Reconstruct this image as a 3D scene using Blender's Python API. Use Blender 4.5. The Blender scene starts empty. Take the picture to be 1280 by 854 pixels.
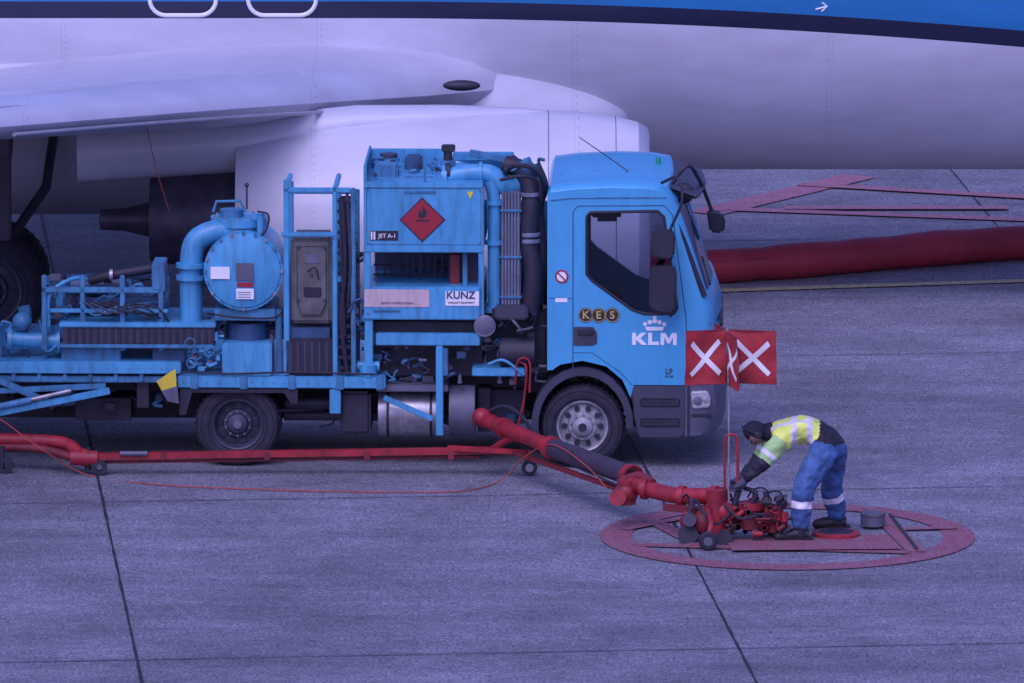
import bpy,bmesh,math,random
from mathutils import Vector,Matrix
import mathutils.noise as mn
random.seed(7)
rad=math.radians
C=bpy.context; S=C.scene
# ------------------------------------------------------------------ image pixels -> metres
# camera stands on a terrace 16.5 m up, 94.3 m from the truck (long lens)
F=13000.0; PT=rad(9.25); H=16.5; DY=94.3
cP,sP=math.cos(PT),math.sin(PT)
def at(u,v,Y):
    """image pixels -> metres, for something standing Y metres deep"""
    r=(u-640)/F; w=(427-v)/F
    d=(r,cP+w*sP,-sP+w*cP); t=(DY+Y)/d[1]
    return Vector((t*d[0],Y,H+t*d[2]))
def gp(u,v,z=0.0):  # image pixel -> point on the ground plane at height z
    r=(u-640)/F; w=(427-v)/F
    d=(r,cP+w*sP,-sP+w*cP); t=-(H-z)/d[2]
    return Vector((t*d[0],t*d[1]-DY,z))
def L(u,v,y=0.0):
    """image pixels on the near side of the truck -> truck local metres"""
    return Vector(((u-640)/136.2,y,(585.6-21.8*y-v)/134.6))

# ------------------------------------------------------------------ materials
MATS={}
def mat(name,col,rough=0.5,metal=0.0,var=0.25,dirt=0.0,scale=3.0,bump=0.0,bscale=40.0,coat=0.0,dirtcol=(0.03,0.027,0.05),spec=0.5):
    if name in MATS: return MATS[name]
    m=bpy.data.materials.new(name); m.use_nodes=True; nt=m.node_tree; N=nt.nodes; K=nt.links
    b=N['Principled BSDF']; b.inputs['Roughness'].default_value=rough; b.inputs['Metallic'].default_value=metal
    b.inputs['Coat Weight'].default_value=coat; b.inputs['Specular IOR Level'].default_value=spec
    tc=N.new('ShaderNodeTexCoord')
    n1=N.new('ShaderNodeTexNoise'); n1.inputs['Scale'].default_value=scale; n1.inputs['Detail'].default_value=3
    K.new(tc.outputs['Object'],n1.inputs['Vector'])
    r1=N.new('ShaderNodeMapRange'); r1.inputs[1].default_value=.3; r1.inputs[2].default_value=.7
    r1.inputs[3].default_value=1-var; r1.inputs[4].default_value=1+var*.4
    K.new(n1.outputs['Fac'],r1.inputs[0])
    mx=N.new('ShaderNodeVectorMath'); mx.operation='SCALE'; mx.inputs[0].default_value=col
    K.new(r1.outputs[0],mx.inputs['Scale'])
    out=mx.outputs[0]
    if dirt>0:
        mp=N.new('ShaderNodeMapping'); mp.inputs['Scale'].default_value=(9,9,1.6)
        K.new(tc.outputs['Object'],mp.inputs[0])
        n2=N.new('ShaderNodeTexNoise'); n2.inputs['Scale'].default_value=1.6; n2.inputs['Detail'].default_value=5; n2.inputs['Roughness'].default_value=.65
        K.new(mp.outputs[0],n2.inputs['Vector'])
        r2=N.new('ShaderNodeMapRange'); r2.inputs[1].default_value=.46; r2.inputs[2].default_value=.76; r2.inputs[3].default_value=0; r2.inputs[4].default_value=dirt
        K.new(n2.outputs['Fac'],r2.inputs[0])
        mm=N.new('ShaderNodeMix'); mm.data_type='RGBA'; mm.inputs[7].default_value=(*dirtcol,1)
        K.new(r2.outputs[0],mm.inputs[0]); K.new(out,mm.inputs[6]); out=mm.outputs[2]
    K.new(out,b.inputs['Base Color'])
    if bump>0:
        n3=N.new('ShaderNodeTexNoise'); n3.inputs['Scale'].default_value=bscale; n3.inputs['Detail'].default_value=2
        K.new(tc.outputs['Object'],n3.inputs['Vector'])
        bp=N.new('ShaderNodeBump'); bp.inputs['Strength'].default_value=bump; bp.inputs['Distance'].default_value=.02
        K.new(n3.outputs['Fac'],bp.inputs['Height']); K.new(bp.outputs[0],b.inputs['Normal'])
    MATS[name]=m; return m
BLUE=mat('truck_blue_paint',(0.075,0.36,0.60),.42,0,.2,.55,2.5,coat=.15,dirtcol=(.03,.07,.13))
CABB=mat('cab_blue_paint',(0.07,0.39,0.65),.34,0,.08,.18,1.2,coat=.3,dirtcol=(.04,.14,.26))
BLU2=mat('weathered_blue_paint',(0.06,0.25,0.43),.5,0,.35,.7,4)
DBLU=mat('dark_blue_paint',(0.03,0.085,0.18),.5,0,.35,.6,5)
BLK=mat('black_rubber',(0.024,0.023,0.042),.6,0,.3,0,5)  # black lifted towards navy: haze over the shadows put into the colour
TYRE=mat('tyre_rubber',(0.03,0.028,0.048),.8,0,.4,0,9)  # same navy haze lift in the tyre colour
GRYD=mat('dark_grey_plastic',(0.05,0.052,0.085),.55,0,.25,0,5)
GREY=mat('grey_plastic',(0.13,0.135,0.19),.5,0,.25,.3,5)
ALU=mat('aluminium',(0.42,0.42,0.46),.42,.6,.3,.5,7)
RIM=mat('wheel_rim_steel',(0.40,0.40,0.43),.5,.3,.35,.6,9)
PALE=mat('pale_panel',(0.60,0.47,0.48),.5,0,.1,.35,4)
WHT=mat('white_vinyl',(0.85,0.85,0.85),.4,0,.04,.05)
BOXG=mat('olive_grey_box',(0.13,0.13,0.125),.55,0,.35,.5,6)
RED=mat('red_paint',(0.38,0.022,0.035),.5,0,.35,.7,5,dirtcol=(.05,.012,.025))
REDD=mat('dull_red_paint',(0.22,0.02,0.03),.55,0,.3,.6,6)
FLAG=mat('red_flag_fabric',(0.42,0.03,0.04),.7,0,.3,.15,7,bump=.4,bscale=12)
REDS=mat('placard_red',(0.34,0.018,0.035),.5,0,.1,.2)
YEL=mat('yellow_fabric',(0.75,0.62,0.05),.6,0,.2,.2)
BRASS=mat('brass',(0.5,0.36,0.14),.35,.8,.2,.2)
ORG=mat('orange_cable',(0.42,0.07,0.05),.6,0,.2)
GRN=mat('green_lens',(0.02,0.3,0.15),.3)
GOLD=mat('gold_vinyl',(.6,.45,.12),.4)
LAMP=mat('headlamp_reflector',(0.8,0.8,0.85),.15,.5,.3,0,30)
BUMP=mat('bumper_plastic',(0.10,0.105,0.155),.5,0,.2,.3,4)
def glass_mat():
    m=bpy.data.materials.new('window_glass'); m.use_nodes=True; nt=m.node_tree; N=nt.nodes; K=nt.links
    for n in list(N): N.remove(n)
    o=N.new('ShaderNodeOutputMaterial'); t=N.new('ShaderNodeBsdfTransparent'); t.inputs[0].default_value=(.62,.66,.74,1)
    g=N.new('ShaderNodeBsdfGlossy'); g.inputs['Roughness'].default_value=.03; lw=N.new('ShaderNodeFresnel'); lw.inputs[0].default_value=1.5
    mx=N.new('ShaderNodeMixShader'); K.new(lw.outputs[0],mx.inputs[0]); K.new(t.outputs[0],mx.inputs[1]); K.new(g.outputs[0],mx.inputs[2]); K.new(mx.outputs[0],o.inputs[0]); return m
GLASS=glass_mat()

# ------------------------------------------------------------------ mesh builder
def empty(name,loc=(0,0,0),rz=0):
    e=bpy.data.objects.new(name,None); e.empty_display_size=.2; e.location=loc; e.rotation_euler=(0,0,rz); S.collection.objects.link(e); return e
def catmull(pts,n=6):
    pts=[Vector(p) for p in pts]
    if len(pts)<3: return pts
    P=[2*pts[0]-pts[1]]+pts+[2*pts[-1]-pts[-2]]; out=[]
    for i in range(1,len(P)-2):
        for k in range(n):
            t=k/n; a,b,c,d=P[i-1:i+3]
            out.append(.5*((2*b)+(c-a)*t+(2*a-5*b+4*c-d)*t*t+(3*b-a-3*c+d)*t**3))
    out.append(pts[-1]); return out
class MB:
    def __init__(s,name,parent=None): s.name=name; s.p=parent; s.v=[]; s.f=[]; s.mi=[]; s.mats=[]
    def midx(s,m):
        if m not in s.mats: s.mats.append(m)
        return s.mats.index(m)
    def raw(s,vs,fs,m):
        b=len(s.v); s.v+=[tuple(v) for v in vs]; k=s.midx(m)
        for f in fs: s.f.append([b+i for i in f]); s.mi.append(k)
    def addbm(s,bm,m):
        bm.verts.index_update(); s.raw([v.co.copy() for v in bm.verts],[[v.index for v in f.verts] for f in bm.faces],m); bm.free()
    def box(s,x0,x1,y0,y1,z0,z1,m,bev=.008,M=None):
        bm=bmesh.new(); bmesh.ops.create_cube(bm,size=1)
        a,b,c=abs(x1-x0),abs(y1-y0),abs(z1-z0)
        for v in bm.verts: v.co=Vector((v.co.x*a,v.co.y*b,v.co.z*c))
        bev=min(bev,.35*min(a,b,c))
        if bev>0: bmesh.ops.bevel(bm,geom=bm.edges[:],offset=bev,segments=2,affect='EDGES')
        ce=Vector(((x0+x1)/2,(y0+y1)/2,(z0+z1)/2))
        for v in bm.verts:
            v.co=(M@v.co if M else v.co)+ce
        s.addbm(bm,m)
    def pb(s,u0,u1,v0,v1,y0,y1,m,bev=.008):
        a=L(u0,v1,y0); b=L(u1,v0,y0); s.box(a.x,b.x,y0,y1,a.z,b.z,m,bev)
    def beam(s,p0,p1,w,h,m,bev=.006):
        p0=Vector(p0);p1=Vector(p1); d=p1-p0; q=d.to_track_quat('X','Z').to_matrix(); c=(p0+p1)/2
        l=d.length; s.box(c.x-l/2,c.x+l/2,c.y-w/2,c.y+w/2,c.z-h/2,c.z+h/2,m,bev,q)
    def cyl(s,p0,p1,r,m,seg=20,r2=None):
        s.tube([p0,p1],r,m,seg,r2=r2)
    def tube(s,pts,r,m,seg=12,sm=0,r2=None,caps=True):
        pts=[Vector(p) for p in pts]
        if sm: pts=catmull(pts,sm)
        n=len(pts); R=[r+( (r2-r)*i/(n-1) if r2 is not None else 0) for i in range(n)] if not isinstance(r,(list,tuple)) else None
        if R is None:
            R=[]; 
            for i in range(n):
                t=i/(n-1)*(len(r)-1); k=min(int(t),len(r)-2); R.append(r[k]+(r[k+1]-r[k])*(t-k))
        tan=[(pts[min(i+1,n-1)]-pts[max(i-1,0)]).normalized() for i in range(n)]
        u=tan[0].orthogonal().normalized(); vs=[];fs=[]
        for i in range(n):
            u=(u-tan[i]*u.dot(tan[i])).normalized(); w=tan[i].cross(u)
            for k in range(seg):
                a=2*math.pi*k/seg; vs.append(pts[i]+R[i]*(math.cos(a)*u+math.sin(a)*w))
        for i in range(n-1):
            for k in range(seg):
                k2=(k+1)%seg; fs.append([i*seg+k,i*seg+k2,(i+1)*seg+k2,(i+1)*seg+k])
        if caps: fs.append(list(range(seg))[::-1]); fs.append([(n-1)*seg+k for k in range(seg)])
        s.raw(vs,fs,m)
    def prism(s,poly,y0,y1,m,bev=0.0):
        bm=bmesh.new(); a=[bm.verts.new((p[0],y0,p[1])) for p in poly]; b=[bm.verts.new((p[0],y1,p[1])) for p in poly]; n=len(poly)
        bm.faces.new(a); bm.faces.new(b[::-1])
        for i in range(n): bm.faces.new([a[(i+1)%n],a[i],b[i],b[(i+1)%n]])
        bmesh.ops.recalc_face_normals(bm,faces=bm.faces[:])
        if bev>0: bmesh.ops.bevel(bm,geom=bm.edges[:],offset=bev,segments=2,affect='EDGES')
        s.addbm(bm,m)
    def pprism(s,poly,y0,y1,m,bev=0.0): s.prism([(L(u,v,y0).x,L(u,v,y0).z) for u,v in poly],y0,y1,m,bev)
    def lathe(s,prof,c,ax,m,seg=32):
        """prof: (radius, offset along axis)"""
        ax=Vector(ax).normalized(); u=ax.orthogonal().normalized(); w=ax.cross(u); c=Vector(c); vs=[];fs=[]
        for r,o in prof:
            for k in range(seg):
                a=2*math.pi*k/seg; vs.append(c+ax*o+r*(math.cos(a)*u+math.sin(a)*w))
        for i in range(len(prof)-1):
            for k in range(seg):
                k2=(k+1)%seg; fs.append([i*seg+k,i*seg+k2,(i+1)*seg+k2,(i+1)*seg+k])
        s.raw(vs,fs,m)
    def ball(s,c,r,m,sc=(1,1,1),seg=16):
        bm=bmesh.new(); bmesh.ops.create_uvsphere(bm,u_segments=seg,v_segments=max(6,seg//2),radius=r)
        for v in bm.verts: v.co=Vector((v.co.x*sc[0],v.co.y*sc[1],v.co.z*sc[2]))+Vector(c)
        s.addbm(bm,m)
    def done(s,angle=35,recalc=True):
        me=bpy.data.meshes.new(s.name); me.from_pydata(s.v,[],s.f)
        for m in s.mats: me.materials.append(m)
        me.polygons.foreach_set('material_index',s.mi); me.polygons.foreach_set('use_smooth',[True]*len(s.f)); me.update()
        if recalc:
            bm=bmesh.new(); bm.from_mesh(me); bmesh.ops.recalc_face_normals(bm,faces=bm.faces[:]); bm.to_mesh(me); bm.free()
        me.set_sharp_from_angle(angle=rad(angle))
        o=bpy.data.objects.new(s.name,me); S.collection.objects.link(o)
        if s.p: o.parent=s.p
        return o
def text(name,body,loc,size,m,parent,ext=.002,sx=1,bold=0,rot=(math.pi/2,0,0)):
    c=bpy.data.curves.new(name,'FONT'); c.body=body; c.size=size; c.extrude=ext; c.align_x='CENTER'; c.align_y='CENTER'; c.offset=bold
    c.materials.append(m); o=bpy.data.objects.new(name,c); o.location=loc; o.rotation_euler=rot; o.scale=(sx,1,1); S.collection.objects.link(o); o.parent=parent; return o
def wheel(mb,cx,cz,y,w,r,deep=False):
    c=(cx,y,cz); A=(0,1,0)
    mb.lathe([(r*.60,0.015),(r*.66,0.0),(r*.80,-.012),(r*.93,0.0),(r*.985,.03),(r,.06),(r,w-.06),(r*.97,w-.02),(r*.7,w),(r*.55,w)],c,A,TYRE,48)
    for rr in (.70,.86): mb.lathe([(r*rr-.004,-.012),(r*rr,-.016),(r*rr+.004,-.012)],c,A,TYRE,48)
    for k in range(40):   # tread blocks
        a=2*math.pi*k/40; p=Vector((cx+math.cos(a)*r*.998,y+.05,cz+math.sin(a)*r*.998))
        mb.cyl(p,p+Vector((0,w-.1,0)),.011,TYRE,6)
    rm=GRYD if deep else RIM
    d=.09 if deep else .03
    mb.lathe([(r*.62,.012),(r*.6,.0),(r*.56,.01),(r*.53,.05),(r*.50,d+.03),(r*.36,d+.02),(r*.33,d-.01),(r*.26,d-.015),(r*.22,d-.05),(r*.12,d-.07),(0.001,d-.07)],c,A,rm,40)
    for k in range(10):
        a=2*math.pi*k/10; q=Vector((cx+math.cos(a)*r*.43,y+d+.018,cz+math.sin(a)*r*.43)); mb.cyl(q,q+Vector((0,.012,0))*-1,.026,BLK,12)
        a+=.3; q=Vector((cx+math.cos(a)*r*.29,y+d-.01,cz+math.sin(a)*r*.29)); mb.cyl(q,q-Vector((0,.03,0)),.013,ALU if not deep else GREY,6)
    mb.cyl((cx,y+d-.068,cz),(cx,y+d-.085,cz),r*.1,BLK if not deep else GREY,16)
def clutter(mb,u0,u1,v0,v1,y0,y1,n,mats,smax=.09):
    a=L(u0,v1,y0); b=L(u1,v0,y0)
    for i in range(n):
        x=random.uniform(a.x,b.x); z=random.uniform(a.z,b.z); y=random.uniform(y0,y1); m=random.choice(mats); k=random.random(); s=random.uniform(.3,1)*smax
        if k<.3: mb.box(x-s,x+s*random.uniform(.3,1),y,y+s,z-s*.5,z+s*.6,m,.006)
        elif k<.6:
            d=random.choice([(1,0,0),(0,1,0),(0,0,1)]); p=Vector((x,y,z)); mb.cyl(p,p+Vector(d)*s*1.6,s*.4,m,12); mb.cyl(p-Vector(d)*.008,p+Vector(d)*.012,s*.55,m,12)
        else:
            q=Vector((x,y,z)); pts=[q]
            for _ in range(3):
                q=q+Vector((random.uniform(-1,1)*2.2*s,random.uniform(-.5,.5)*s,random.uniform(-1,1)*1.6*s)); q.x=min(max(q.x,a.x),b.x); q.z=min(max(q.z,a.z),b.z); pts.append(q)
            mb.tube(pts,random.uniform(.008,.018),m,8,5)

# ================================================================== GROUND
def ground_material():
    m=bpy.data.materials.new('concrete_apron'); m.use_nodes=True; nt=m.node_tree; N=nt.nodes; K=nt.links; b=N['Principled BSDF']
    tc=N.new('ShaderNodeTexCoord')
    def noise(sc,det,rg=.55,vec=None):
        n=N.new('ShaderNodeTexNoise'); n.inputs['Scale'].default_value=sc; n.inputs['Detail'].default_value=det; n.inputs['Roughness'].default_value=rg
        K.new(vec or tc.outputs['Object'],n.inputs['Vector']); return n.outputs['Fac']
    def mr(s,a,b_,c,d):
        r=N.new('ShaderNodeMapRange'); r.inputs[1].default_value=a; r.inputs[2].default_value=b_; r.inputs[3].default_value=c; r.inputs[4].default_value=d; K.new(s,r.inputs[0]); return r.outputs[0]
    def mul(a,c):
        q=N.new('ShaderNodeMath'); q.operation='MULTIPLY'; K.new(a,q.inputs[0]); K.new(c,q.inputs[1]); return q.outputs[0]
    mp=N.new('ShaderNodeMapping'); mp.inputs['Scale'].default_value=(.25,1.6,1); mp.inputs['Rotation'].default_value=(0,0,rad(-3)); K.new(tc.outputs['Object'],mp.inputs[0])
    f=mul(mr(noise(36,2,.7),.34,.66,.42,1.5),mr(noise(9,3,.7),.3,.7,.7,1.2))
    f=mul(f,mr(noise(.8,6,.68),.32,.70,.68,1.18)); f=mul(f,mr(noise(1.3,4,.7,mp.outputs[0]),.3,.7,.76,1.14)); f=mul(f,mr(noise(.16,3,.6),.35,.65,.86,1.1))
    m2=N.new('ShaderNodeMapping'); m2.inputs['Rotation'].default_value=(0,0,rad(-4.4)); m2.inputs['Location'].default_value=(3.84,3.2,0); K.new(tc.outputs['Object'],m2.inputs[0])
    sc=N.new('ShaderNodeVectorMath'); sc.operation='DIVIDE'; sc.inputs[1].default_value=(5.05,7.5,1e6); K.new(m2.outputs[0],sc.inputs[0])
    fl=N.new('ShaderNodeVectorMath'); fl.operation='FLOOR'; K.new(sc.outputs[0],fl.inputs[0])
    wn=N.new('ShaderNodeTexWhiteNoise'); K.new(fl.outputs[0],wn.inputs['Vector']); f=mul(f,mr(wn.outputs['Value'],0,1,.95,1.04))
    vo=N.new('ShaderNodeTexVoronoi'); vo.inputs['Scale'].default_value=20; K.new(tc.outputs['Object'],vo.inputs['Vector']); f=mul(f,mr(vo.outputs['Distance'],0,.28,1.5,1.0))
    dr=N.new('ShaderNodeTexVoronoi'); dr.inputs['Scale'].default_value=1.7; K.new(tc.outputs['Object'],dr.inputs['Vector']); f=mul(f,mr(dr.outputs['Distance'],.03,.09,.62,1.0))
    st=mr(noise(.45,6,.78),.56,.74,0,.6)
    v=N.new('ShaderNodeVectorMath'); v.operation='SCALE'; v.inputs[0].default_value=(.235,.238,.285); K.new(f,v.inputs['Scale'])
    mx=N.new('ShaderNodeMix'); mx.data_type='RGBA'; mx.inputs[7].default_value=(.08,.078,.115,1); K.new(st,mx.inputs[0]); K.new(v.outputs[0],mx.inputs[6])
    K.new(mx.outputs[2],b.inputs['Base Color']); b.inputs['Roughness'].default_value=.72; b.inputs['Specular IOR Level'].default_value=.35
    return m
g=MB('ground'); g.raw([(-900,-120,0),(900,-120,0),(900,1500,0),(-900,1500,0)],[[0,1,2,3]],ground_material()); g.done()
JT=mat('joint_tar',(0.025,0.023,0.04),.7,0,.5,0,8)
def strip(mb,p0,p1,w,z,m,n=1,jit=0):
    p0=Vector(p0);p1=Vector(p1);d=(p1-p0).normalized();s=Vector((-d.y,d.x,0))*w/2; vs=[];fs=[]
    for i in range(n+1):
        p=p0+(p1-p0)*i/n+s.normalized()*random.uniform(-jit,jit); ww=random.uniform(.6,1.3) if jit else 1
        vs+=[(p.x+s.x*ww,p.y+s.y*ww,z),(p.x-s.x*ww,p.y-s.y*ww,z)]
    for i in range(n): fs.append([2*i,2*i+1,2*i+3,2*i+2])
    mb.raw(vs,fs,m)
j=MB('pavement_joints')
for k in range(-8,10):
    x0=-3.84+5.05*k; strip(j,(x0+.0767*40,-40,0),(x0-.0767*60,60,0),.026,.004,JT,400,.0015)
JT2=mat('joint_tar_thin',(0.085,0.08,0.12),.7,0,.5,0,8)
for k in range(-3,8):
    y=-9.15+7.5*k; strip(j,(-30,y-30*.1,0),(30,y+30*.1,0),.02,.008,JT2,200,.002)
j.done(recalc=False)
def worn(name,col,amt):
    m=bpy.data.materials.new(name); m.use_nodes=True; nt=m.node_tree;N=nt.nodes;K=nt.links;b=N['Principled BSDF']; b.inputs['Roughness'].default_value=.7
    tc=N.new('ShaderNodeTexCoord'); n=N.new('ShaderNodeTexNoise'); n.inputs['Scale'].default_value=7; n.inputs['Detail'].default_value=6; n.inputs['Roughness'].default_value=.75; K.new(tc.outputs['Object'],n.inputs['Vector'])
    r=N.new('ShaderNodeMapRange'); r.inputs[1].default_value=.35; r.inputs[2].default_value=.7; r.inputs[3].default_value=amt; r.inputs[4].default_value=min(1.0,amt+.5); K.new(n.outputs['Fac'],r.inputs[0])
    n2=N.new('ShaderNodeTexNoise'); n2.inputs['Scale'].default_value=36; n2.inputs['Detail'].default_value=2; K.new(tc.outputs['Object'],n2.inputs['Vector'])
    mx=N.new('ShaderNodeMix'); mx.data_type='RGBA'; mx.inputs[6].default_value=(*col,1); mx.inputs[7].default_value=(.2,.2,.25,1); K.new(r.outputs[0],mx.inputs[0])
    r2=N.new('ShaderNodeMapRange'); r2.inputs[1].default_value=.3; r2.inputs[2].default_value=.7; r2.inputs[3].default_value=.6; r2.inputs[4].default_value=1.35; K.new(n2.outputs['Fac'],r2.inputs[0])
    v=N.new('ShaderNodeVectorMath'); v.operation='SCALE'; K.new(mx.outputs[2],v.inputs[0]); K.new(r2.outputs[0],v.inputs['Scale']); K.new(v.outputs[0],b.inputs['Base Color']); return m
RP=worn('worn_red_marking',(.29,.05,.075),.15); RPF=worn('faded_red_marking',(.42,.11,.15),.2); YP=worn('faded_yellow_marking',(.52,.46,.16),.2)
mk=MB('hydrant_ground_marking'); cc=gp(984,671); vs=[];fs=[]
n=96
for k in range(n):
    a=2*math.pi*k/n
    for r in (1.66,1.38): vs.append((cc.x+r*math.cos(a),cc.y+r*math.sin(a),.010))
for k in range(n): q=(k+1)%n; fs.append([2*k,2*k+1,2*q+1,2*q])
mk.raw(vs,fs,RP)
for i,(a,b,w) in enumerate((((790,682),(1150,692),.17),((815,652),(880,686),.16),((1090,636),(1146,692),.17),((778,664),(850,650),.12),((1110,664),(1195,662),.12))):
    strip(mk,gp(*a),gp(*b),w,.0125+.002*i,RP)
mk.raw([gp(905,672,.024),gp(1110,668,.024),gp(1128,686,.024),gp(915,688,.024)],[[0,1,2,3]],RP)
mk.done(recalc=False)
rl=MB('red_lane_marking')
for i,(a,b,w) in enumerate((((880,268),(1075,221),.42),((890,262),(1420,281),.24),((1000,232),(1420,256),.24),((980,262),(1260,262),.24))): strip(rl,gp(*a),gp(*b),w,.012+.004*i,RPF)
rl.done(recalc=False)
yl=MB('yellow_lane_line'); strip(yl,gp(600,374),gp(1500,345),.20,.012,YP); yl.done(recalc=False)

# ================================================================== AIRPLANE
A=empty('airplane')
YC=10.0; ZC=3.3
def air_mat(name,livery,base):
    m=bpy.data.materials.new(name); m.use_nodes=True; nt=m.node_tree;N=nt.nodes;K=nt.links;b=N['Principled BSDF']
    b.inputs['Roughness'].default_value=.38; b.inputs['Coat Weight'].default_value=.15
    tc=N.new('ShaderNodeTexCoord'); sp=N.new('ShaderNodeSeparateXYZ'); K.new(tc.outputs['Object'],sp.inputs[0])
    def M(op,a,c=None,clamp=False):
        q=N.new('ShaderNodeMath'); q.operation=op; q.use_clamp=clamp
        for i,x in enumerate((a,c)):
            if x is None: continue
            if isinstance(x,(int,float)): q.inputs[i].default_value=x
            else: K.new(x,q.inputs[i])
        return q.outputs[0]
    n=N.new('ShaderNodeTexNoise'); n.inputs['Scale'].default_value=.8; n.inputs['Detail'].default_value=5; n.inputs['Roughness'].default_value=.6; mp=N.new('ShaderNodeMapping'); mp.inputs['Scale'].default_value=(1,1,3); K.new(tc.outputs['Object'],mp.inputs[0]); K.new(mp.outputs[0],n.inputs['Vector'])
    gr=N.new('ShaderNodeMapRange'); gr.inputs[1].default_value=.35; gr.inputs[2].default_value=.75; gr.inputs[3].default_value=1.0; gr.inputs[4].default_value=.78; K.new(n.outputs['Fac'],gr.inputs[0])
    f=gr.outputs[0]
    fr=M('FRACT',M('DIVIDE',M('ADD',sp.outputs[0],50.2),2.54)); l=M('LESS_THAN',fr,.003); f=M('MULTIPLY',f,M('SUBTRACT',1.0,M('MULTIPLY',l,.16)))
    fr1=M('LESS_THAN',M('ABSOLUTE',M('SUBTRACT',fr,.017)),.0035); fr2=M('LESS_THAN',M('FRACT',M('MULTIPLY',sp.outputs[2],16)),.35); f=M('MULTIPLY',f,M('SUBTRACT',1.0,M('MULTIPLY',M('MULTIPLY',fr1,fr2),.18)))
    fr=M('FRACT',M('DIVIDE',M('ADD',sp.outputs[2],10.33),.62)); l=M('LESS_THAN',fr,.008); f=M('MULTIPLY',f,M('SUBTRACT',1.0,M('MULTIPLY',l,.08)))
    v=N.new('ShaderNodeVectorMath'); v.operation='SCALE'; K.new(f,v.inputs['Scale']); v.inputs[0].default_value=base
    if livery:
        x=M('MAXIMUM',M('ADD',sp.outputs[0],1.5),0); x=M('MINIMUM',x,11); zb=M('SUBTRACT',3.07,M('MULTIPLY',M('POWER',M('DIVIDE',x,6.6),2),.30))
        dz=M('SUBTRACT',sp.outputs[2],zb); s1=M('GREATER_THAN',dz,0); s2=M('GREATER_THAN',dz,.17)
        m1=N.new('ShaderNodeMix'); m1.data_type='RGBA'; m1.inputs[6].default_value=(*base,1); m1.inputs[7].default_value=(.010,.014,.05,1); K.new(s1,m1.inputs[0])
        m2=N.new('ShaderNodeMix'); m2.data_type='RGBA'; m2.inputs[7].default_value=(.015,.19,.45,1); K.new(m1.outputs[2],m2.inputs[6]); K.new(s2,m2.inputs[0])
        K.new(m2.outputs[2],v.inputs[0])
    K.new(v.outputs[0],b.inputs['Base Color']); return m
AW=air_mat('fuselage_livery',True,(.62,.63,.71)); AP=air_mat('aircraft_white_paint',False,(.58,.59,.67)); AN=air_mat('nacelle_white_paint',False,(.66,.66,.72))
DK=mat('soot_dark_metal',(0.08,0.07,0.10),.5,.4,.4,0,6); SEAM=mat('panel_seam',(0.2,0.19,0.26),.6)
AG=mat('aircraft_grey_paint',(0.36,0.36,0.42),.4,0,.15,.2,2)
fu=MB('fuselage',A); xs=[-20,-17,-14,-11,-8]+[-6+.75*i for i in range(19)]+[9,11,13,14.5,16,17.2,18.2,19,19.4]
def fsc(x):
    if x>12: t=(x-12)/7.5; return max(.02,math.sqrt(max(0,1-t**2.1)))
    if x<-8: t=(-8-x)/14; return 1-.75*t
    return 1
seg=96; vs=[];fs=[]
for x in xs:
    s_=fsc(x); zc=ZC+(-.35*((x-12)/7.5)**2 if x>12 else (.9*((-8-x)/12) if x<-8 else 0))
    for k in range(seg):
        a=2*math.pi*k/seg; vs.append((x,YC+1.88*s_*math.cos(a),zc+2.0*s_*math.sin(a)))
for i in range(len(xs)-1):
    for k in range(seg): q=(k+1)%seg; fs.append([i*seg+k,i*seg+q,(i+1)*seg+q,(i+1)*seg+k])
fs.append(list(range(seg))); fs.append([(len(xs)-1)*seg+k for k in range(seg)][::-1]); fu.raw(vs,fs,AW); fu.done(60)
def fy(z): return YC-1.88*math.sqrt(max(0,1-((z-ZC)/2.0)**2))
ex=MB('emergency_exit_outlines',A)
for u0,u1 in ((187,270),(310,395)):
    x0=(u0-640)/126;x1=(u1-640)/126; zb,zt=3.10,4.05; pts=[];r=.16
    for cx,cz,a0 in ((x1-r,zb+r,-90),(x1-r,zt-r,0),(x0+r,zt-r,90),(x0+r,zb+r,180)):
        for k in range(7):
            a=rad(a0+15*k); z=cz+r*math.sin(a); pts.append((cx+r*math.cos(a),fy(z),z))
    pts.append(pts[0]); ex.tube(pts,.022,WHT,8)
for k in range(-10,24):
    ex.ball((-.3+.508*k,fy(3.95)+.02,3.95),.13,BLK,(.75,.15,1.3),12)
p=at(1028,13,7.9); ex.tube([(p.x-.06,fy(p.z)-.004,p.z-.02),(p.x+.05,fy(p.z)-.004,p.z+.01)],.009,WHT,8); ex.tube([(p.x+.0,fy(p.z)-.004,p.z+.05),(p.x+.055,fy(p.z)-.004,p.z+.01),(p.x+.0,fy(p.z)-.004,p.z-.04)],.009,WHT,8)
ex.done()
fa=MB('wing_body_fairing',A); vs=[];fs=[]; nx=60; seg=72
for i in range(nx+1):
    t=-1+2*i/nx; x=-3.6+4.85*math.sin(t*math.pi/2)
    tt=abs(math.sin(t*math.pi/2)); s_=max(.001,1-tt**3.2)**.45
    for k in range(seg):
        a=2*math.pi*k/seg; c_,q_=math.cos(a),math.sin(a); sg=lambda q,e:math.copysign(abs(q)**e,q)
        vs.append((x,YC+(1.50+.66*s_)*s_**.12*sg(c_,.86) if s_>.01 else YC,1.95+.08*t+(1.05*s_)*sg(q_,.9)))
for i in range(nx):
    for k in range(seg): q=(k+1)%seg; fs.append([i*seg+k,i*seg+q,(i+1)*seg+q,(i+1)*seg+k])
fa.raw(vs,fs,AP); fa.done(60)
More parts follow.
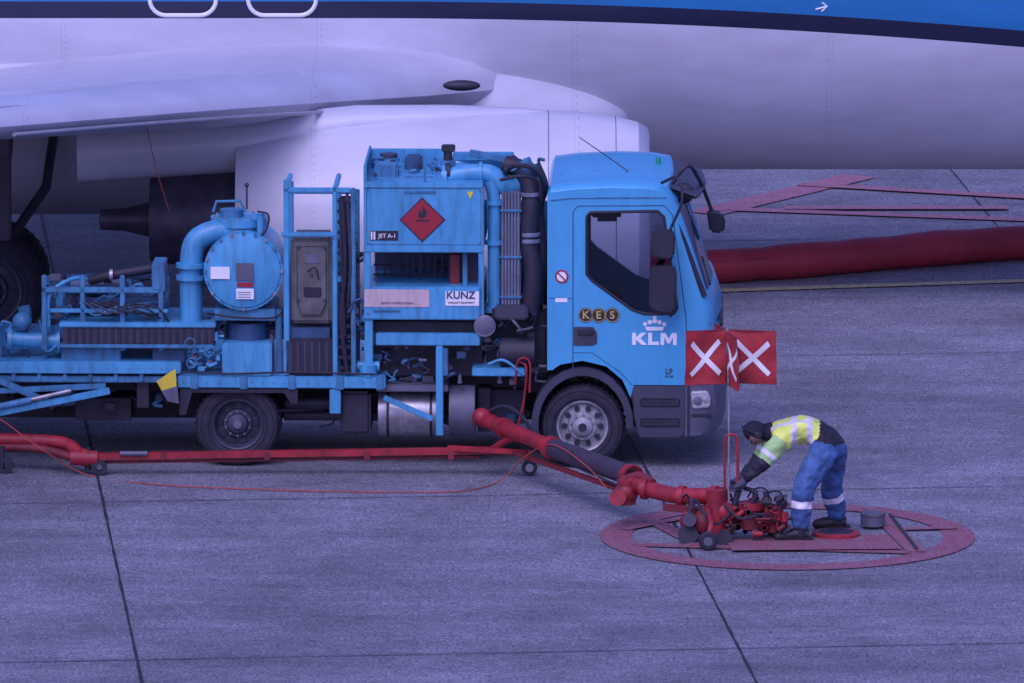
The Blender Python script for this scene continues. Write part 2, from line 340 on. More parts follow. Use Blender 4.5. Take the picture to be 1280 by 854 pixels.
def foil(x0,ch,y,z,th,inc=0.03,n=16):
    up=[];lo=[]
    for i in range(n+1):
        t=(1-math.cos(math.pi*i/n))/2; yt=5*th*(.2969*math.sqrt(t)-.126*t-.3516*t*t+.2843*t**3-.1015*t**4)
        up.append((x0-ch*t,y,z+yt*ch*1.15-inc*ch*t)); lo.append((x0-ch*t,y,z-yt*ch*.8-inc*ch*t))
    return up+lo[-2:0:-1]
def wing(mb,st,m):
    vs=[];fs=[];rings=[foil(*s_) for s_ in st]; n=len(rings[0])
    for r in rings: vs+=r
    for i in range(len(rings)-1):
        for k in range(n): q=(k+1)%n; fs.append([i*n+k,i*n+q,(i+1)*n+q,(i+1)*n+k])
    fs.append(list(range(n))); fs.append([(len(rings)-1)*n+k for k in range(n)]); mb.raw(vs,fs,m)
w=MB('wing',A)
wing(w,[(0.35,8.2,9.0,2.30,.13),(-.05,7.7,8.3,2.34,.12),(-.85,6.8,7.2,2.42,.115),(-1.75,5.4,5.4,2.61,.11),(-3.0,4.5,2.8,2.88,.105),(-4.55,3.7,-.2,3.17,.10),(-8.1,1.6,-7.2,3.85,.10)],AP)
w.tube([(-1.74,5.30,2.53),(-3.02,2.8,2.80),(-4.55,-.2,3.09)],.02,AG,8,4)
# slat gap and leading-edge slat lying along the wing
w.tube([(-2.02,5.30,2.755),(-3.32,2.8,3.025),(-4.9,-.2,3.32)],.010,DK,8,4)
w.done(50)
w2=MB('opposite_wing',A); wing(w2,[(0.55,8.2,11.0,2.32,.14),(-1.75,5.4,14.6,2.63,.11),(-8.1,1.6,27.2,3.85,.10)],AP); w2.done(50)
ng=MB('engine',A); ec=(0,5.2,1.49)
ng.lathe([(.70,.9),(.74,1.18),(.80,1.29),(.85,1.325),(.90,1.30),(.945,1.22)],ec,(1,0,0),mat('intake_lip',(.55,.55,.62),.38,.35,.1),72)
ng.lathe([(.945,1.22),(1.0,1.02),(1.045,.65),(1.062,.2),(1.06,-.3),(1.03,-.9),(.96,-1.6),(.86,-2.2),(.77,-2.66),(.74,-2.66),(.74,-2.3)],ec,(1,0,0),AN,96)
ng.lathe([(.70,.9),(.70,.6),(.001,.6)],ec,(1,0,0),BLK,48)
ng.lathe([(.3,.6),(.15,.8),(.001,.9)],ec,(1,0,0),GREY,24)
ng.lathe([(.74,-2.3),(.5,-2.5),(.47,-2.8),(.43,-3.3),(.40,-3.5),(.36,-3.5),(.34,-3.3),(.15,-3.3)],ec,(1,0,0),DK,48)
ng.lathe([(.19,-3.2),(.17,-3.5),(.11,-3.75),(.1,-3.98),(.001,-4.0)],ec,(1,0,0),DK,24)
for xo,rr in ((1.0,1.004),(.35,1.062)):
    ng.lathe([(rr+.001,xo-.004),(rr+.0035,xo),(rr+.001,xo+.004)],ec,(1,0,0),SEAM,96)
ng.done(40)
py_=MB('engine_pylon',A)
xsn=[(.55,2.50,.01,.05),(.1,2.52,.10,.12),(-.6,2.50,.19,.22),(-1.5,2.42,.22,.38),(-2.6,2.22,.22,.55),(-4.2,2.1,.10,.5)]; vs=[];fs=[]; n=20
for x,z,hw,hh in xsn:
    for k in range(n): a=2*math.pi*k/n; vs.append((x,5.2+hw*math.cos(a),z+hh*.5*math.sin(a)))
for i in range(len(xsn)-1):
    for k in range(n): q=(k+1)%n; fs.append([i*n+k,i*n+q,(i+1)*n+q,(i+1)*n+k])
py_.raw(vs,fs,AP); py_.done(60)
ll=MB('landing_light',A); q=at(577,107,7.28); ll.ball(q,.17,BLK,(1.1,.4,.32),20); ll.done()
lg=MB('main_landing_gear',A)
for yy in (6.6,7.45): wheel(lg,-5.15,.56,yy,.38,.56,True)
lg.cyl((-5.15,7.0,.56),(-5.0,7.3,2.3),.11,DK); lg.cyl((-5.15,6.7,.56),(-5.15,7.5,.56),.09,DK); lg.tube([(-5.1,7,.8),(-4.6,7.3,1.5),(-4.5,7.6,2.2)],.05,DK)
lg.box(-5.6,-4.9,6.4,6.45,1.1,2.2,DK,.02)
lg.done()
wf=MB('wing_static_line',A); wf.tube([at(178,135,2.5),at(195,210,2.6),at(212,265,2.7)],.005,ORG,6,4); wf.done()

# ================================================================== REFUELLING TRUCK
T=empty('refuelling_truck',(0,-.25,0),rad(-1.5))
W=2.12
prof=[(684,462),(684,240),(688,233),(720,229),(765,227),(812,228),(836,232),(848,248),(862,288),(877,330),(890,368),(896,384),(898,430),(898,479),(860,480),(792,480),(788,496),(778,474),(758,457),(728,450),(700,455),(690,462)]
P2=[(L(u,v).x,L(u,v).z) for u,v in prof]
secs=[(0.0,.15,.055),(.02,.105,.03),(.07,.06,.01),(.18,.03,.003),(.5,.0,-.008),(1.06,-.03,-.015)]
secs=secs+[(W-a,b,c) for a,b,c in secs[-2::-1]]
vs=[];fs=[]; n=len(P2); xm=L(700,0).x; xf=L(898,0).x
for y,fi,rd in secs:
    for x,z in P2:
        fx=max(0,min(1,(x-L(800,0).x)/(xf-L(800,0).x)-.0))if z>1.0 else max(0,min(1,(x-L(850,0).x)/.3))
        fz=max(0,min(1,(z-2.15)/.4))
        vs.append((x-fi*fx,y,z-rd*fz))
for i in range(len(secs)-1):
    for k in range(n): q=(k+1)%n; fs.append([i*n+k,i*n+q,(i+1)*n+q,(i+1)*n+k])
fs.append(list(range(n))); fs.append([(len(secs)-1)*n+k for k in range(n)][::-1])
cabm=MB('cab_shell',T); cabm.raw(vs,fs,CABB); cab=cabm.done(30)
def cutter(poly,y0,y1):
    m=MB('cut'); m.pprism(poly,0,y1-y0,CABB); o=m.done(); o.parent=T
    for v in o.data.vertices: v.co.y+=y0
    return o
WIN=[(733,270),(737,265),(822,263),(829,270),(846,384),(842,391),(805,391),(790,386),(740,350),(733,342)]
cuts=[cutter(WIN,-.3,W+.3),cutter([(693,300),(693,246),(822,240),(836,262),(872,368),(872,440),(693,440)],.05,W-.05),
      cutter([(838,252),(905,252),(930,366),(878,366)],.10,W-.10)]
C.view_layer.update()
for c_ in cuts:
    md=cab.modifiers.new('b','BOOLEAN'); md.operation='DIFFERENCE'; md.solver='EXACT'; md.object=c_
dg=C.evaluated_depsgraph_get(); me=bpy.data.meshes.new_from_object(cab.evaluated_get(dg)); cab.modifiers.clear(); cab.data=me
for c_ in cuts: bpy.data.objects.remove(c_)
me.polygons.foreach_set('use_smooth',[True]*len(me.polygons)); me.set_sharp_from_angle(angle=rad(30))
gl=MB('cab_windows',T)
for y in (.022,W-.026): gl.raw([(L(u,v).x,y,L(u,v).z) for u,v in WIN],[list(range(len(WIN)))],GLASS)
rows=[(846,252),(862,292),(876,330),(889,366)]; ys=[.1,.2,.5,1.06,1.62,1.92,2.02]; off=[.075,.04,.01,-.02,.01,.04,.075]; vs=[];fs=[]
for u,v in rows:
    for y,o in zip(ys,off): q=L(u,v); vs.append((q.x-o-.012,y,q.z))
for i in range(3):
    for k in range(6): fs.append([i*7+k,i*7+k+1,(i+1)*7+k+1,(i+1)*7+k])
gl.raw(vs,fs,GLASS); gl.done()
ct=MB('cab_trim',T)
def outline(mb,poly,r,m,y=-.001,close=True,sm=0):
    pts=[L(u,v) for u,v in poly]; pts=[(p.x,y,p.z) for p in pts]
    if close: pts.append(pts[0])
    mb.tube(pts,r,m,6,sm)
outline(ct,WIN,.014,BLK,.0)
ct.tube([L(*a)+Vector((-.09,.03,0)) for a in ((846,252),(862,290),(877,330),(892,370))],.028,BLK,8)
outline(ct,[(716,470),(716,264),(722,257),(830,256),(840,268),(857,395),(860,476)],.0045,DBLU,close=False)
outline(ct,[(688,250),(716,247),(832,246)],.008,BLU2,close=False)
outline(ct,[(686,372),(716,372)],.003,DBLU,close=False)
outline(ct,[(716,440),(740,440),(775,464),(790,480)],.003,DBLU,close=False)
outline(ct,[(860,400),(897,404)],.003,DBLU,close=False,y=.03)
ct.pprism([(717,408),(741,408),(746,415),(746,428),(740,431),(717,431)],-.012,.01,GRYD,.004)
ct.pb(722,742,412,418,-.03,-.01,BLK)
ct.pb(862,868,425,431,-.012,.01,ORG)
arch=[]
for k in range(15):
    a=rad(200-k*14.5); arch.append((728+64*math.cos(a),531-72*math.sin(a)*1.0))
arch_out=arch; arch_in=[(728+(u-728)*.86,531+(v-531)*.86) for u,v in arch]
ct.pprism(arch_out+arch_in[::-1],-.03,.45,GRYD,.006)
ct.pprism(arch_out+arch_in[::-1],1.7,2.15,GRYD)
ct.pprism([(790,481),(857,481),(857,540),(850,547),(800,547),(792,520)],-.01,.5,GRYD,.012)
for v0 in (497,522): ct.pb(800,850,v0,v0+11,-.02,.05,BLK,.01)
vs=[];fs=[]
bp_=[(0,.13),(.05,.05),(.15,.01),(.4,-.02),(1.06,-.05)]; bp_=bp_+[(W-a,b) for a,b in bp_[-2::-1]]
for y,o in bp_:
    for u,v in ((856,479),(898,479),(901,500),(899,535),(893,542),(856,544)):
        q=L(u,v); vs.append((q.x-(o if u>870 else 0),y-.012 if y<1 else y+.012,q.z))
for i in range(len(bp_)-1):
    for k in range(6): q=(k+1)%6; fs.append([i*6+k,i*6+q,(i+1)*6+q,(i+1)*6+k])
fs.append([0,1,2,3,4,5]); ct.raw(vs,fs,BUMP)
ct.pprism([(863,488),(884,487),(888,496),(887,508),(866,510)],-.04,.05,LAMP,.012)
ct.lathe([(.001,-.052),(.03,-.05),(.042,-.044),(.046,-.036)],L(872,499),(0,1,0),GREY,20); ct.lathe([(.001,-.05),(.02,-.048),(.028,-.036)],L(882,498),(0,1,0),ALU,16)
ct.pb(859,862,479,544,-.022,0,BLK,0.0); ct.pb(864,890,516,520,-.02,0,BLK,0.004)
for k in range(4): ct.box(xf+.0,xf+.03,.35,W-.35,1.0+.1*k,1.05+.1*k,GRYD)
ct.cyl(L(766,226,.9),L(766,220,.9),.05,ORG); ct.box(L(700,0).x,L(740,0).x,.5,1.6,2.62,2.65,CABB,.01)
ct.cyl(L(820,207,1.2),L(820,194,1.2),.024,GRN); ct.cyl(L(820,222,1.2),L(820,207,1.2),.03,BLK)
ct.tube([L(810,232,.6),L(770,203,.6),L(722,170,.6)],.005,BLK,6)
vs=[];fs=[]
for y,o in zip(ys,off):
    a=L(836,236);b=L(864,258)
    vs+=[(a.x-o+.02,y,a.z+.02),(b.x-o+.10,y,b.z+.08),(b.x-o+.10,y,b.z+.06),(a.x-o+.02,y,a.z-.01)]
for i in range(6):
    for k in range(4): q=(k+1)%4; fs.append([i*4+k,i*4+q,(i+1)*4+q,(i+1)*4+k])
ct.raw(vs,fs,GRYD)
ct.tube([L(826,228,.0),L(846,222,-.15),L(852,250,-.22),L(838,285,-.2)],.014,BLK,8,5)
M1=[(815,288),(839,286),(844,292),(843,318),(838,323),(818,321),(813,314)]
M2=[(812,332),(842,330),(846,338),(845,384),(838,391),(818,388),(811,380)]
for mm in (M1,M2):
    q=[(L(u,v,-.2).x,L(u,v,-.2).z) for u,v in mm]; ct.prism(q,-.27,-.15,BLK,.02)
ct.tube([L(838,285,-.2),L(838,395,-.15)],.012,BLK,8)
ct.tube([L(838,205,2.2),L(868,216,2.3),L(888,262,2.35)],.018,BLK,8,5)
ct.tube([L(836,232,.3),L(858,206,.3),L(872,222,.6),L(884,250,1.2)],.018,BLK,8,5)
ct.prism([(L(u,v,2.3).x,L(u,v,2.3).z) for u,v in ((880,258),(900,262),(905,275),(900,286),(884,284))],2.2,2.42,BLK,.02)
ct.ball(L(854,240,.35),.10,BLK,(.9,.7,1.0),14)
ct.tube([L(893,372,.4)+Vector((.0,0,0)),L(884,345,.6),L(876,318,.7)],.008,BLK,6,3); ct.tube([L(893,372,1.1),L(886,345,1.3),L(878,318,1.4)],.008,BLK,6,3)
ct.lathe([(.001,-.006),(.062,-.006),(.062,.0)],L(702,345),(0,1,0),REDS,24); ct.lathe([(.001,-.008),(.045,-.008),(.045,-.002)],L(702,345),(0,1,0),WHT,24)
ct.beam(L(696,339)+Vector((0,-.011,0)),L(708,351)+Vector((0,-.011,0)),.004,.012,REDS,0)
ct.pb(694,709,372,377,-.004,0,WHT,0)
for u in (732,748,765):
    ct.lathe([(.001,-.006),(.068,-.006),(.068,.0)],L(u,393),(0,1,0),BLK,24)
    ct.lathe([(.058,-.008),(.063,-.008),(.063,-.004)],L(u,393),(0,1,0),GOLD,24)
for k,(u,v,r) in enumerate(((808,404,.018),(814,401.5,.02),(820,400,.022),(826,401.5,.02),(832,404,.018))): ct.lathe([(.001,-.006),(r,-.006),(r,0)],L(u-2,v),(0,1,0),WHT,14)
ct.pprism([(806,407.5),(830,407.5),(828,412),(808,412)],-.006,0,WHT); ct.pb(817,819,393.5,397.5,-.006,0,WHT,0); ct.pb(815.5,820.5,395,396.5,-.007,0,WHT,0)
for lt in ([(790,430),(790,415),(794.8,415),(794.8,420.5),(801,415),(807.8,415),(800.3,421.6),(808.6,430),(801.8,430),(794.8,423.6),(794.8,430)],
           [(810,430),(810,415),(814.8,415),(814.8,426),(823.4,426),(823.4,430)],
           [(825.5,430),(825.5,415),(831.5,415),(835.5,422.5),(839.5,415),(845.5,415),(845.5,430),(841,430),(841,420.5),(837,428),(834,428),(830,420.5),(830,430)]):
    ct.pprism(lt,-.006,0,WHT)
ct.done()
for u,ch in ((732,'K'),(748,'E'),(765,'S')): text('roundel_letter',ch,L(u,393)+Vector((0,-.009,0)),.10,GOLD,T,bold=.002)
text('model_badge','LF',L(836,463)+Vector((0,-.004,0)),.07,GRYD,T,bold=.001); text('model_badge_sub','45.160',L(836,469)+Vector((0,-.004,0)),.03,GRYD,T)
ci=MB('cab_interior',T)
for y in (.25,1.35):
    ci.box(L(715,0).x,L(775,0).x,y,y+.5,1.30,1.45,GRYD,.04); 
    ci.prism([(L(705,0).x,1.42),(L(725,0).x,1.42),(L(712,0).x,2.05),(L(697,0).x,2.05)],y,y+.5,GRYD,.03)
    ci.box(L(700,0).x,L(712,0).x,y+.14,y+.36,2.05,2.24,GRYD,.03)
ci.prism([(L(835,0).x,1.1),(L(878,0).x,1.1),(L(876,0).x,1.62),(L(850,0).x,1.66),(L(835,0).x,1.5)],.1,W-.1,GRYD,.02)
sw=[]
for k in range(21): a=2*math.pi*k/20; sw.append(Vector((L(822,0).x+.12*math.cos(a)*.6,1.6+.21*math.sin(a),1.66+.21*math.cos(a)*.6)))
ci.tube(sw,.017,BLK,8); ci.box(L(735,0).x,L(765,0).x,1.0,1.2,2.18,2.32,GRYD,.02); ci.box(L(740,0).x,L(775,0).x,.35,.7,2.24,2.4,GRYD,.04)
ci.done()
wh=MB('wheels',T)
fx=L(728,0).x; rx=L(296,0).x
wheel(wh,fx,.388,.04,.27,.388); wheel(wh,fx,.388,1.82,.27,.388)
wheel(wh,rx,.388,.06,.25,.388,True); wheel(wh,rx,.388,.33,.25,.388,True); wheel(wh,rx,.388,1.78,.25,.388,True)
wh.cyl((rx,.2,.388),(rx,2,.388),.09,BLK); wh.cyl((fx,.2,.388),(fx,2,.388),.07,BLK)
wh.done()
ch=MB('chassis',T)
ch.box(L(-60,0).x,L(690,0).x,.55,.65,.62,.84,BLK); ch.box(L(-60,0).x,L(690,0).x,1.45,1.55,.62,.84,BLK)
for u in range(-40,680,75): ch.box(L(u,0).x,L(u+9,0).x,.6,1.5,.65,.8,BLK)
ch.pb(-60,226,454,469,.0,2.2,BLUE); ch.pb(222,482,471,486,-.02,2.1,BLUE)
ch.pb(-60,222,472,480,.04,.1,BLU2); ch.pb(590,656,460,470,.0,.8,BLUE); ch.pb(470,600,417,432,.02,.12,BLUE)
for u in (238,300,360,420,470): ch.pb(u,u+10,470,488,-.03,.0,BLU2)
for u in range(-50,222,32): ch.pb(u,u+5,469,479,.02,.08,BLU2)
for u in range(-50,480,14): ch.cyl(L(u,462 if u<222 else 479,-.03 if u>222 else -.008),L(u,462 if u<222 else 479,.0),.007,BLU2,6)
ch.tube([L(225,466,-.02),L(290,468,-.035),L(360,466,-.03),L(470,468,-.03)],.009,BLK,6,5)
ch.pprism([(225,487),(372,487),(372,505),(364,505),(355,492),(240,492),(232,520),(224,520)],.0,.6,BLK)
ch.cyl(L(355,505,.3),L(410,505,.3),.06,BLK); ch.cyl(L(352,520,.5),L(600,520,.5),.05,GRYD)
ch.tube([L(345,515,.3),L(385,512,.3),L(430,508,.3)],.02,BLK)
ch.beam(L(-30,492,.02),L(132,484,.02),.06,.05,BLU2); ch.beam(L(-30,524,-.1),L(138,490,-.1),.06,.06,BLUE); ch.beam(L(0,478,.0),L(62,506,0),.05,.06,BLU2); ch.beam(L(60,512,.2),L(100,478,.2),.05,.05,DBLU)
ch.beam(L(-20,512,.5),L(120,503,.5),.06,.05,BLU2); ch.cyl(L(20,506,-.14),L(90,490,-.14),.02,ALU); ch.cyl(L(-30,517,-.14),L(40,502,-.14),.032,BLU2)
ch.pb(170,185,470,512,.1,.25,BLK); ch.pb(90,160,500,528,.4,1.2,BLK); ch.pb(0,60,500,520,.7,1.4,BLK)
clutter(ch,5,215,476,520,.2,1.2,44,[BLK,DBLU,GRYD,BLU2])
ch.cyl(L(472,517,.30),L(552,517,.30),.21,ALU,32); ch.cyl(L(561,513,.26),L(593,513,.26),.235,GREY,32)
for u in (484,538): ch.lathe([(.213,-.012),(.217,-.012),(.217,.012),(.213,.012)],L(u,517,.30),(1,0,0),BLK,32)
ch.pb(470,560,482,490,.05,.6,GREY); ch.pb(424,463,490,544,.08,.6,BLK,.03); ch.pb(596,612,485,540,.3,.9,BLK)
ch.beam(L(480,497,-.02),L(541,524,-.02),.03,.05,BLUE)
ch.pb(545,554,433,545,-.02,.03,BLUE); ch.pb(412,426,487,518,-.01,.03,BLUE)
ch.pb(600,655,487,530,.4,1.2,BLK)
clutter(ch,350,660,488,538,.35,1.0,50,[BLK,GRYD,DBLU,GREY])
ch.box(-6.5,.2,1.2,1.9,.25,.6,BLK,.03)
ch.done()
hz=MB('hazard_flag',T); hz.pprism([(196,478),(220,462),(222,504),(208,500)],-.06,-.05,YEL); hz.pprism([(202,490),(222,484),(224,506),(210,503)],-.068,-.061,GREY); hz.done()
rp=MB('rear_pump_platform',T)
for y in (.05,1.0):
    rp.pb(52,205,361,368,y,y+.05,BLU2); rp.pb(62,210,388,393,y,y+.05,BLUE)
    for u in (52,100,150,198): rp.pb(u,u+6,346,440,y,y+.05,BLU2)
rp.pb(60,205,345,350,.6,.7,DBLU); rp.pb(60,200,374,386,.3,.9,DBLU); rp.pb(190,206,332,366,.05,.5,BLU2)
rp.pb(74,270,405,411,.0,.9,BLUE); rp.pb(78,268,411,432,.02,.9,GRYD); 
for u in range(84,266,9): rp.pb(u,u+4,413,431,.0,.02,BLK,.002)
rp.pb(74,268,432,437,.0,.9,BLU2); rp.pb(76,150,437,454,.1,.3,BLU2); rp.pb(190,230,437,454,.1,.9,DBLU)
rp.tube([L(110,352,.3),L(135,346,.25),L(158,342,.25),L(190,337,.3)],.045,BLK,12,5); rp.cyl(L(136,345,.2),L(140,345,.2),.055,ALU)
rp.cyl(L(14,426,.2),L(72,428,.2),.07,BLUE); rp.cyl(L(70,428,.2),L(74,428,.2),.10,BLUE); rp.cyl(L(14,426,.2),L(8,426,.2),.1,BLUE)
rp.tube([L(20,424,.4),L(28,400,.4),L(26,385,.4)],.06,BLU2,12,5); rp.ball(L(26,404,.2),.09,BLU2)
rp.cyl(L(85,360,.5),L(150,360,.5),.12,DBLU); rp.cyl(L(158,395,.3),L(195,395,.3),.09,BLU2,20); rp.cyl(L(72,400,.35),L(72,352,.35),.06,BLUE)
rp.tube([L(60,410,.1),L(62,370,.1),L(90,350,.2),L(110,352,.3)],.02,BLUE,8,5)
for k in range(7): rp.tube([L(100+k*6,380,.0+.03*k),L(120+k*12,396-k*2,-.02),L(150+k*10,384+k*3,.05),L(205,378+k*3,.2)],.009,random.choice([BLK,BLU2,GRYD]),6,5)
clutter(rp,52,205,350,402,.1,.8,70,[BLU2,BLU2,DBLU,DBLU,BLK,GREY],.07); clutter(rp,0,74,395,452,.1,.6,24,[BLU2,BLUE,DBLU,BLK],.07)
rp.done()
fv=MB('filter_vessel',T)
c0=L(305,340,.0)
fv.lathe([(.001,-.03),(.10,-.03),(.25,-.018),(.335,.0),(.345,.015)],c0,(0,1,0),BLUE,48)
fv.lathe([(.345,.015),(.365,.015),(.365,.05),(.35,.05),(.35,.07),(.365,.07),(.365,.11),(.33,.11),(.33,1.0),(.2,1.12),(.001,1.15)],c0,(0,1,0),BLUE,48)
for k in range(20):
    a=2*math.pi*k/20; q=c0+Vector((.352*math.cos(a),0,.352*math.sin(a))); fv.cyl(q+Vector((0,-.014,0)),q+Vector((0,.13,0)),.015,BLU2 if k%3 else ALU,8)
fv.pb(296,318,330,352,-.042,-.03,GREY,.003); fv.pb(264,288,335,350,-.036,-.02,WHT,.002); fv.pb(296,318,362,375,-.036,-.02,WHT,.002); fv.pb(297,317,354,360,-.036,-.02,REDS,.002)
for v in (366,369,372): fv.pb(298,314,v,v+.8,-.038,-.036,BLK,0)
fv.cyl(L(297,300,.35),L(297,278,.35),.23,BLUE,32); fv.cyl(L(297,281,.35),L(297,271,.35),.26,BLUE,32); fv.cyl(L(288,271,.35),L(288,262,.35),.11,BLU2,24)
for k in range(12): a=2*math.pi*k/12; q=L(297,269,.35)+Vector((.235*math.cos(a),.235*math.sin(a),0)); fv.cyl(q,q-Vector((0,0,.11)),.013,ALU,6)
fv.tube([L(266,266,.2),L(270,253,.2),L(300,252,.2),L(306,266,.2)],.014,BLU2,8); fv.tube([L(308,262,.2),L(308,232,.2)],.010,GRYD); fv.ball(L(308,232,.2),.022,GRYD)
fv.tube([L(300,290,.25),L(270,290,.2),L(245,302,.18),L(238,330,.18),L(238,370,.18),L(238,404,.18)],.105,BLUE,18,6)
for v in (330,345,402): fv.cyl(L(238,v,.18),L(238,v+5,.18),.14,BLUE,24)
fv.pb(268,344,387,402,.05,.8,BLU2); fv.cyl(L(308,402,.3),L(308,428,.3),.2,DBLU,24); fv.pb(278,340,430,472,-.03,.5,BLUE,.015); fv.pb(344,352,388,470,.1,.2,BLU2)
fv.cyl(L(326,268,.1),L(326,296,.1),.035,BLUE); fv.tube([L(318,300,.05),L(332,290,.05),L(336,270,.05),L(322,265,.05)],.010,BLK,8,5)
fv.tube([L(355,388,.1),L(342,398,.0),L(300,398,-.02),L(268,394,0)],.010,BLK,8,5)
clutter(fv,228,276,422,466,-.02,.2,36,[BLUE,BLUE,BLU2,ALU],.05); clutter(fv,225,350,402,432,.1,.6,26,[BLU2,DBLU,BLK],.06); clutter(fv,225,260,300,400,.3,.7,8,[BLU2,DBLU],.06)
for (u,v) in ((238,430),(262,440),(240,455)):
    pts=[L(u,v,-.06)+Vector((.045*math.cos(a_*.5236),0,.045*math.sin(a_*.5236))) for a_ in range(13)]; fv.tube(pts,.007,BLU2,6)
fv.done()
cg=MB('access_cage',T)
for y in (.0,.9):
    cg.pb(355,362,226,470,y,y+.05,BLUE); cg.pb(416,422,236,300,y,y+.05,BLUE); cg.pb(355,440,236,242,y,y+.05,BLUE); cg.pb(416,422,300,490,y,y+.05,BLUE)
    cg.pb(439,445,236,470,y,y+.05,BLU2)
cg.pb(355,361,236,242,.0,.95,BLUE); cg.pb(416,422,236,242,.0,.95,BLUE); cg.pb(352,420,292,297,-.01,.05,BLUE)
for v in range(250,470,13): cg.pb(422,446,v,v+5,.02,.06,BLK)
cg.pb(424,440,246,470,.3,.36,BLK)
cg.pb(364,415,299,405,.02,.6,BOXG,.03); cg.pprism([(370,306),(410,306),(410,380),(402,396),(376,396),(370,380)],.0,.03,BOXG,.012)
outline(cg,[(372,309),(408,309),(408,379),(401,393),(378,393),(372,379)],.004,BLK,.0)
for u,v in ((374,310),(406,310),(374,376),(406,376),(390,345)): cg.cyl(L(u,v,-.02),L(u,v,.01),.012,BLK,8)
cg.pb(380,402,360,372,-.015,.01,BLK); cg.tube([L(385,340,-.02),L(395,335,-.05),L(399,350,-.03)],.008,BLK,6,4); cg.pb(382,400,318,330,-.006,0,GREY,.003)
cg.pb(355,417,424,470,.0,.6,BLK,.02); cg.pb(360,412,410,424,.05,.5,DBLU); 
for u in range(362,415,9): cg.pb(u,u+3,428,468,-.01,.01,GRYD,.002)
cg.tube([L(428,250,-.01),L(432,330,-.02),L(427,400,-.01),L(434,468,0)],.02,BLK,8,6); cg.tube([L(434,240,.05),L(438,330,.0),L(433,400,.05)],.014,GRYD,8,6)
cg.tube([L(425,248,.0),L(428,330,-.03),L(431,420,-.02)],.012,BLK,8,6)
clutter(cg,424,458,300,468,.0,.4,40,[BLK,GRYD,DBLU,BLU2],.05)
cg.done()
ec_=MB('equipment_cabinet',T)
d=1.3
ec_.pb(455,605,233,312,.0,d,BLUE,.012)
ec_.pb(455,464,312,362,.0,.05,BLUE); ec_.pb(598,605,312,400,.0,.05,BLUE); ec_.pb(455,604,359,400,.0,d,BLUE,.012)
ec_.pb(455,604,308,316,-.012,.05,BLUE)
ec_.pb(462,476,312,361,d-.1,d-.05,BLU2); ec_.pb(560,600,312,361,.35,.5,GRYD)
ec_.pb(464,600,300,361,1.0,1.02,mat('mesh_backing',(.10,.13,.22),.6,0,.3,.5,8))
for u in range(468,560,9): ec_.pb(u,u+2,312,361,.60,.61,GRYD,0)
for v in (330,342,352): ec_.pb(464,560,v,v+2,.58,.59,BLK,0)
clutter(ec_,470,560,330,360,.65,.9,14,[GRYD,GREY,DBLU],.05)
ec_.pb(562,574,318,360,.2,.3,REDD); ec_.pb(578,584,316,360,.1,.13,BLU2)
ec_.pb(456,537,362,384,-.006,.0,PALE,.001); ec_.pb(557,599,364,382,-.006,.0,WHT,.001)
ec_.pb(463,498,289,301,-.006,0,BLK,.001); ec_.pb(464,466,290,300,-.009,-.005,WHT,0); ec_.pb(467.5,469.5,290,300,-.009,-.005,WHT,0)
ec_.pprism([(528,247),(557,275),(528,303),(500,275)],-.006,0,BLK); ec_.pprism([(528,249),(555,275),(528,301),(502,275)],-.009,-.005,REDS)
ec_.pprism([(523,270),(525,263),(528,266),(529,258),(534,265),(533,270),(530,273),(525,273)],-.012,-.008,BLK); ec_.pb(520,537,275,277,-.012,-.008,BLK,0)
ec_.pprism([(584,240),(592,240),(588,249)],-.008,0,YEL)
for u,v in ((460,238),(600,238),(460,304),(600,304),(460,392),(600,392)): ec_.cyl(L(u,v,-.008),L(u,v,.0),.010,GREY,8)
ec_.pb(466,500,387,390,-.014,0,BLU2); ec_.pb(505,545,239,242,-.014,0,BLU2)
outline(ec_,[(459,236),(601,236),(601,306),(459,306)],.003,DBLU,-.0005)
z0=L(0,233,0).z
ec_.pb(455,604,229,236,-.01,d,BLUE)
ec_.pb(455,459,206,233,.0,.05,BLUE); ec_.pb(530,533,210,233,.0,.04,BLU2)
ec_.box(L(455,0).x,L(552,0).x,d-.08,d-.03,z0,z0+.165,BLUE); ec_.box(L(455,0).x,L(458,0).x,.0,d,z0+.15,z0+.19,BLUE); ec_.box(L(455,0).x,L(457,0).x,.0,d,z0,z0+.15,BLU2)
ec_.box(L(466,0).x,L(496,0).x,.35,.7,z0,z0+.13,BLU2,.02); ec_.cyl((L(482,0).x,.9,z0),(L(482,0).x,.9,z0+.17),.08,GRYD); ec_.cyl((L(482,0).x,.9,z0+.10),(L(482,0).x,.9,z0+.13),.10,BLUE)
ec_.cyl(L(505,228,.3),L(540,228,.3),.06,BLU2); ec_.box(L(502,0).x,L(524,0).x,.8,1.1,z0,z0+.14,DBLU,.02)
ec_.cyl(L(559,232,.3),L(559,188,.3),.04,BLK); ec_.pb(551,568,182,190,.25,.35,BLK); ec_.cyl(L(556,215,.25),L(562,215,.25),.09,BLK); ec_.cyl(L(559,206,.3),L(559,200,.3),.07,BLU2)
clutter(ec_,462,600,212,232,.1,.9,36,[BLU2,BLUE,DBLU,BLK,GRYD],.05)
ec_.pb(456,466,400,470,.02,.12,BLUE); ec_.pb(596,604,400,420,.02,.1,BLUE); ec_.pb(466,600,402,416,.15,.9,BLK); ec_.pb(462,602,433,470,.3,1.2,BLK); ec_.pb(548,560,436,470,.0,.08,BLU2)
ec_.cyl(L(446,458,.1),L(474,458,.1),.05,BLUE); ec_.cyl(L(460,470,.05),L(460,456,.05),.08,BLUE)
clutter(ec_,470,600,434,480,.05,.5,60,[BLK,GRYD,DBLU,BLU2,GREY],.06)
ec_.done()
text('fuel_label','JET A-1',L(484.5,295.2)+Vector((0,-.0095,0)),.052,WHT,T,bold=.0005)
